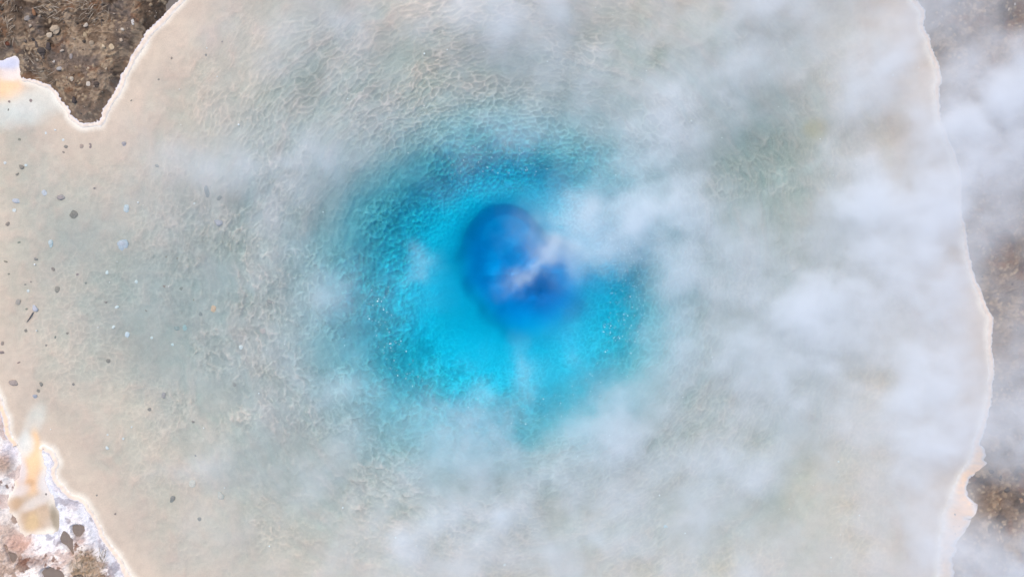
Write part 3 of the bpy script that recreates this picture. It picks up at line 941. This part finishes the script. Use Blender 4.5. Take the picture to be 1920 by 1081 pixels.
def white_specks():  # small white bodies set on the water, mostly round the basin
    pts, rad, col = [], [], []
    def add(n, K, a0, a1, q0, q1, r0, r1):
        for _ in range(n):
            a = random.uniform(a0, a1)
            rr = float(cr(K, np.array(a % 360))) * random.uniform(q0, q1)
            x, y = VX + rr * math.cos(R(a)), VY + rr * math.sin(R(a))
            r = min(r1, r0 * random.paretovariate(2.6))
            pts.append((float(x), float(y), 0.001)); rad.append(r); col.append((.86, .92, .92))
    add(230, K2, -35, 20, .78, 1.06, .0045, .010)
    add(110, K2, 70, 125, .82, 1.08, .0045, .009)
    add(90, K2, 225, 330, .85, 1.08, .005, .013)
    add(60, K2, 185, 225, .85, 1.02, .006, .013)
    for _ in range(120):
        x, y = random.uniform(-9, 8.5), random.uniform(-5.3, 5.3)
        if shore_dist(np.array([x]), np.array([y]))[0] > -.3 or math.hypot(x - VX, y - VY) < 2.6: continue
        pts.append((x, y, 0.001)); rad.append(min(.018, .006 * random.paretovariate(2))); col.append((.9, .92, .9))
    scatter('white_specks', pts, rad, col, tint_material('white_speck', .35, 0, 40, .02), 'tiny white specks floating on the water round the blue basin', squash=0.6, jag=0.05)
white_specks()

# ------------------------------------------------------------------ steam
COVER = np.array([  # how much of what lies below the steam hides, one number for every 1.2 m of the plan
    [0, 0, .00, .10, .25, .36, .20, .50, .42, .18, .32, .55, .52, .52, .62, .48],
    [0, 0, .02, .10, .25, .20, .15, .28, .25, .33, .58, .60, .34, .65, .74, .82],
    [0, .05, .22, .36, .42, .42, .34, .34, .30, .36, .55, .42, .10, .42, .78, .78],
    [0, .05, .08, .18, .30, .24, .10, .02, .30, .70, .68, .46, .32, .70, .80, .52],
    [0, .03, .05, .10, .25, .34, .26, .03, .10, .14, .46, .46, .62, .56, .58, .36],
    [0, 0, .03, .08, .20, .32, .06, .03, .06, .10, .42, .52, .66, .60, .70, .60],
    [0, 0, .03, .10, .20, .26, .34, .55, .26, .52, .38, .55, .46, .36, .70, .68],
    [0, .02, .05, .24, .28, .34, .50, .54, .48, .54, .36, .50, .38, .30, .60, .16],
    [0, 0, .03, .10, .20, .32, .50, .50, .46, .50, .45, .36, .24, .32, .56, .62]])
PUFFS = [
      # (u, v, half length, half width, turn, cover)
    (1085, 425, 60, 48, 20, .54), (1150, 445, 75, 44, 10, .46), (1240, 385, 60, 50, 20, .4), (1045, 472, 32, 14, 30, .40), (1003, 502, 46, 13, 28, .30), (975, 518, 24, 18, 20, .20),
    (990, 682, 18, 26, 10, .12), (985, 725, 26, 26, 0, .12), (782, 492, 30, 22, 30, .26),
    (890, 790, 60, 34, 20, .38), (1110, 800, 52, 34, 15, .38), (930, 30, 60, 38, 0, .30), (650, 55, 50, 40, 0, .22),
    (1230, 200, 70, 44, 40, .25), (1640, 190, 90, 46, 20, .35), (1670, 420, 90, 70, 20, .40), (1500, 560, 90, 34, 35, .35), (1430, 640, 80, 36, 45, .35), (480, 325, 95, 24, 10, .25), (610, 575, 52, 34, 20, .28),
    (505, 432, 34, 26, 20, .28), (650, 730, 42, 24, 10, .22), (345, 890, 60, 18, 0, .20), (585, 905, 60, 26, 15, .22), (780, 1005, 70, 34, 10, .38), (900, 965, 70, 30, 12, .30), (1345, 885, 50, 40, 30, .28), (1725, 765, 60, 60, 0, .35), (350, 285, 60, 30, 20, .2),
    (380, 60, 40, 24, 20, .10), (1890, 1040, 80, 50, 0, .35)]
HOLES = [(950, 312, 130, 48, 0, .9), (780, 490, 50, 40, 0, .4), (1806, 430, 24, 90, 0, .5), (1852, 640, 24, 90, 0, .5), (1752, 110, 24, 80, 0, .45), (930, 430, 75, 55, 0, .97), (735, 400, 90, 120, 20, .6), (735, 380, 110, 110, 0, .75), (945, 530, 200, 190, 0, .985), (850, 560, 280, 240, 0, .75), (1150, 590, 70, 120, 0, .5), (960, 700, 200, 70, 0, .6), (1445, 285, 150, 98, 30, .98), (800, 110, 200, 60, -10, .4), (1880, 925, 60, 52, 0, .85), (1895, 485, 45, 60, 0, .8), (1890, 590, 40, 60, 0, .45), (1900, 25, 55, 42, 0, .9), (1100, 70, 70, 30, 20, .6), (830, 115, 90, 40, -10, .5), (980, 600, 60, 30, 20, .7), (930, 395, 55, 26, 0, .9),
         (1240, 830, 60, 22, 35, .6), (1000, 935, 60, 26, 15, .5), (920, 990, 40, 18, 0, .45), (1520, 850, 60, 80, 10, .45), (640, 400, 120, 40, 10, .5), (1060, 220, 60, 40, 0, .4), (1170, 560, 40, 90, 0, .7), (860, 620, 90, 60, 0, .8)]

def build_steam():
    Z0, Z1, ZM = 0.10, 1.75, 0.85
    px = CAM_H / (CAM_H - ZM)
    st = 0.05
    nx, ny = 500, 292
    x0, y0 = -12.475, -7.275
    X, Y = np.meshgrid(x0 + st * np.arange(nx), y0 + st * np.arange(ny))
    U, V = X * px * 100 + 960, 540.5 - Y * px * 100
    wu = (fbm(X * .9, Y * .9, 301, 5) - .5) * 150
    wv = (fbm(X * .9 + 20, Y * .9, 302, 5) - .5) * 150
    def cubic(u, v):
        gx_, gy_ = np.clip((u - 60) / 120, 0, 14.999), np.clip((v - 60) / 120, 0, 7.999)
        ix, iy = gx_.astype(int), gy_.astype(int)
        fx, fy = gx_ - ix, gy_ - iy
        fx, fy = fx * fx * (3 - 2 * fx), fy * fy * (3 - 2 * fy)
        a = COVER
        return (a[iy, ix] * (1 - fx) + a[iy, ix + 1] * fx) * (1 - fy) + (a[iy + 1, ix] * (1 - fx) + a[iy + 1, ix + 1] * fx) * fy
    base = cubic(U + wu, V + wv)
    tau = -np.log(1 - np.clip(base, 0, .93))
    ca, sa = math.cos(R(40)), math.sin(R(40))
    XR, YR = X * ca + Y * sa + (wu / 150) * .8, -X * sa + Y * ca + (wv / 150) * .8
    n = fbm(XR * .7, YR * 1.0, 303, 7, 0.55)
    tau = tau * np.clip(0.95 + 2.4 * (n - 0.49), 0.12 + 0.75 * sstep(1700, 1800, U), 2.0)
    wu2, wv2 = wu * .35 + (fbm(X * 3.5, Y * 3.5, 305, 4) - .5) * 40, wv * .35 + (fbm(X * 3.5 + 9, Y * 3.5, 306, 4) - .5) * 40
    def blob(u, v, a, b, rot):
        ca, sa = math.cos(R(rot)), math.sin(R(rot))
        du, dv = U + wu2 - u, -(V + wv2 - v)
        q = ((du * ca + dv * sa) / a) ** 2 + ((-du * sa + dv * ca) / b) ** 2
        return np.exp(-q * .9)
    for u, v, a, b, rot, s in HOLES:
        tau = tau * (1 - s * blob(u, v, a, b, rot))
    for u, v, a, b, rot, s in PUFFS:
        tau = tau - np.log(1 - s) * blob(u, v, a, b, rot)
    tau = tau * STEAM_GAIN * (0.78 + 0.22 * sstep(760, 1000, U))
    top = 0.9 + 0.85 * fbm(X * .8, Y * .8, 310, 3)
    # vertices that only carry the ground plan of the plume for the node tree below
    me = bpy.data.meshes.new('steam')
    me.vertices.add(nx * ny)
    me.vertices.foreach_set('co', np.stack([X, Y, X * 0 + Z0], -1).astype(np.float32).ravel())
    at = me.attributes.new('cover', 'FLOAT', 'POINT')
    at.data.foreach_set('value', tau.astype(np.float32).ravel())
    o = bpy.data.objects.new('steam', me)
    C.objects.link(o)
    tag(o, 'pale drifting steam rising over the pool, thickest on the right', kind='stuff')

    ng = bpy.data.node_groups.new('steam_volume', 'GeometryNodeTree')
    ng.interface.new_socket('Geometry', in_out='INPUT', socket_type='NodeSocketGeometry')
    ng.interface.new_socket('Geometry', in_out='OUTPUT', socket_type='NodeSocketGeometry')
    N, L = ng.nodes, ng.links
    gi, go = N.new('NodeGroupInput'), N.new('NodeGroupOutput')
    vc = N.new('GeometryNodeVolumeCube')
    vc.inputs['Min'].default_value = (x0, y0, Z0)
    vc.inputs['Max'].default_value = (x0 + st * (nx - 1), y0 + st * (ny - 1), Z1)
    vc.inputs['Resolution X'].default_value = nx
    vc.inputs['Resolution Y'].default_value = ny
    NZ = 18
    vc.inputs['Resolution Z'].default_value = NZ
    pos = N.new('GeometryNodeInputPosition')
    sep = N.new('ShaderNodeSeparateXYZ')
    L.new(pos.outputs[0], sep.inputs[0])
    def M(op, a, b=None, c=None):
        n_ = N.new('ShaderNodeMath')
        n_.operation = op
        for k, q in enumerate((a, b, c)):
            if q is None: continue
            if isinstance(q, (int, float)): n_.inputs[k].default_value = q
            else: L.new(q, n_.inputs[k])
        return n_.outputs[0]
    ix = M('ROUND', M('DIVIDE', M('SUBTRACT', sep.outputs['X'], x0), st))
    iy = M('ROUND', M('DIVIDE', M('SUBTRACT', sep.outputs['Y'], y0), st))
    ix = M('MINIMUM', M('MAXIMUM', ix, 0), nx - 1)
    iy = M('MINIMUM', M('MAXIMUM', iy, 0), ny - 1)
    idx = M('ADD', M('MULTIPLY', iy, nx), ix)
    si = N.new('GeometryNodeSampleIndex')
    si.data_type = 'FLOAT'
    si.domain = 'POINT'
    na = N.new('GeometryNodeInputNamedAttribute')
    na.data_type = 'FLOAT'
    na.inputs['Name'].default_value = 'cover'
    L.new(gi.outputs[0], si.inputs['Geometry'])
    L.new(na.outputs['Attribute'], si.inputs['Value'])
    L.new(idx, si.inputs['Index'])
    zn = M('DIVIDE', M('SUBTRACT', sep.outputs['Z'], Z0), Z1 - Z0)
    prof = M('MULTIPLY', M('MULTIPLY', zn, M('SUBTRACT', 1.0, zn)), 6.0)     # integrates to 1 over the slab
    nt_ = N.new('ShaderNodeTexNoise')
    nt_.inputs['Scale'].default_value = 1.6
    nt_.inputs['Detail'].default_value = 6
    nt_.inputs['Roughness'].default_value = 0.62
    nt_.inputs['Distortion'].default_value = 0.3
    L.new(pos.outputs[0], nt_.inputs['Vector'])
    fac = nt_.outputs['Fac'] if 'Fac' in nt_.outputs else nt_.outputs[0]
    w = M('MINIMUM', M('MAXIMUM', M('MULTIPLY', M('SUBTRACT', fac, 0.28), 4.4), 0.08), 2.0)
    den = M('MULTIPLY', M('MULTIPLY', M('DIVIDE', si.outputs['Value'], Z1 - Z0), prof), w)
    L.new(den, vc.inputs['Density'])
    sm_ = N.new('GeometryNodeSetMaterial')
    vm_ = bpy.data.materials.new('steam')
    vm_.use_nodes = True
    t = vm_.node_tree
    t.nodes.clear()
    out = t.nodes.new('ShaderNodeOutputMaterial')
    pv = t.nodes.new('ShaderNodeVolumePrincipled')
    pv.inputs['Color'].default_value = (0.975, 0.988, 1.0, 1)
    pv.inputs['Density'].default_value = 1.0
    pv.inputs['Anisotropy'].default_value = -0.2
    t.links.new(pv.outputs[0], out.inputs['Volume'])
    L.new(vc.outputs[0], sm_.inputs['Geometry'])
    sm_.inputs['Material'].default_value = vm_
    L.new(sm_.outputs[0], go.inputs[0])
    me.materials.append(vm_)
    md = o.modifiers.new('steam', 'NODES')
    md.node_group = ng
STEAM_GAIN = 1.16
build_steam()
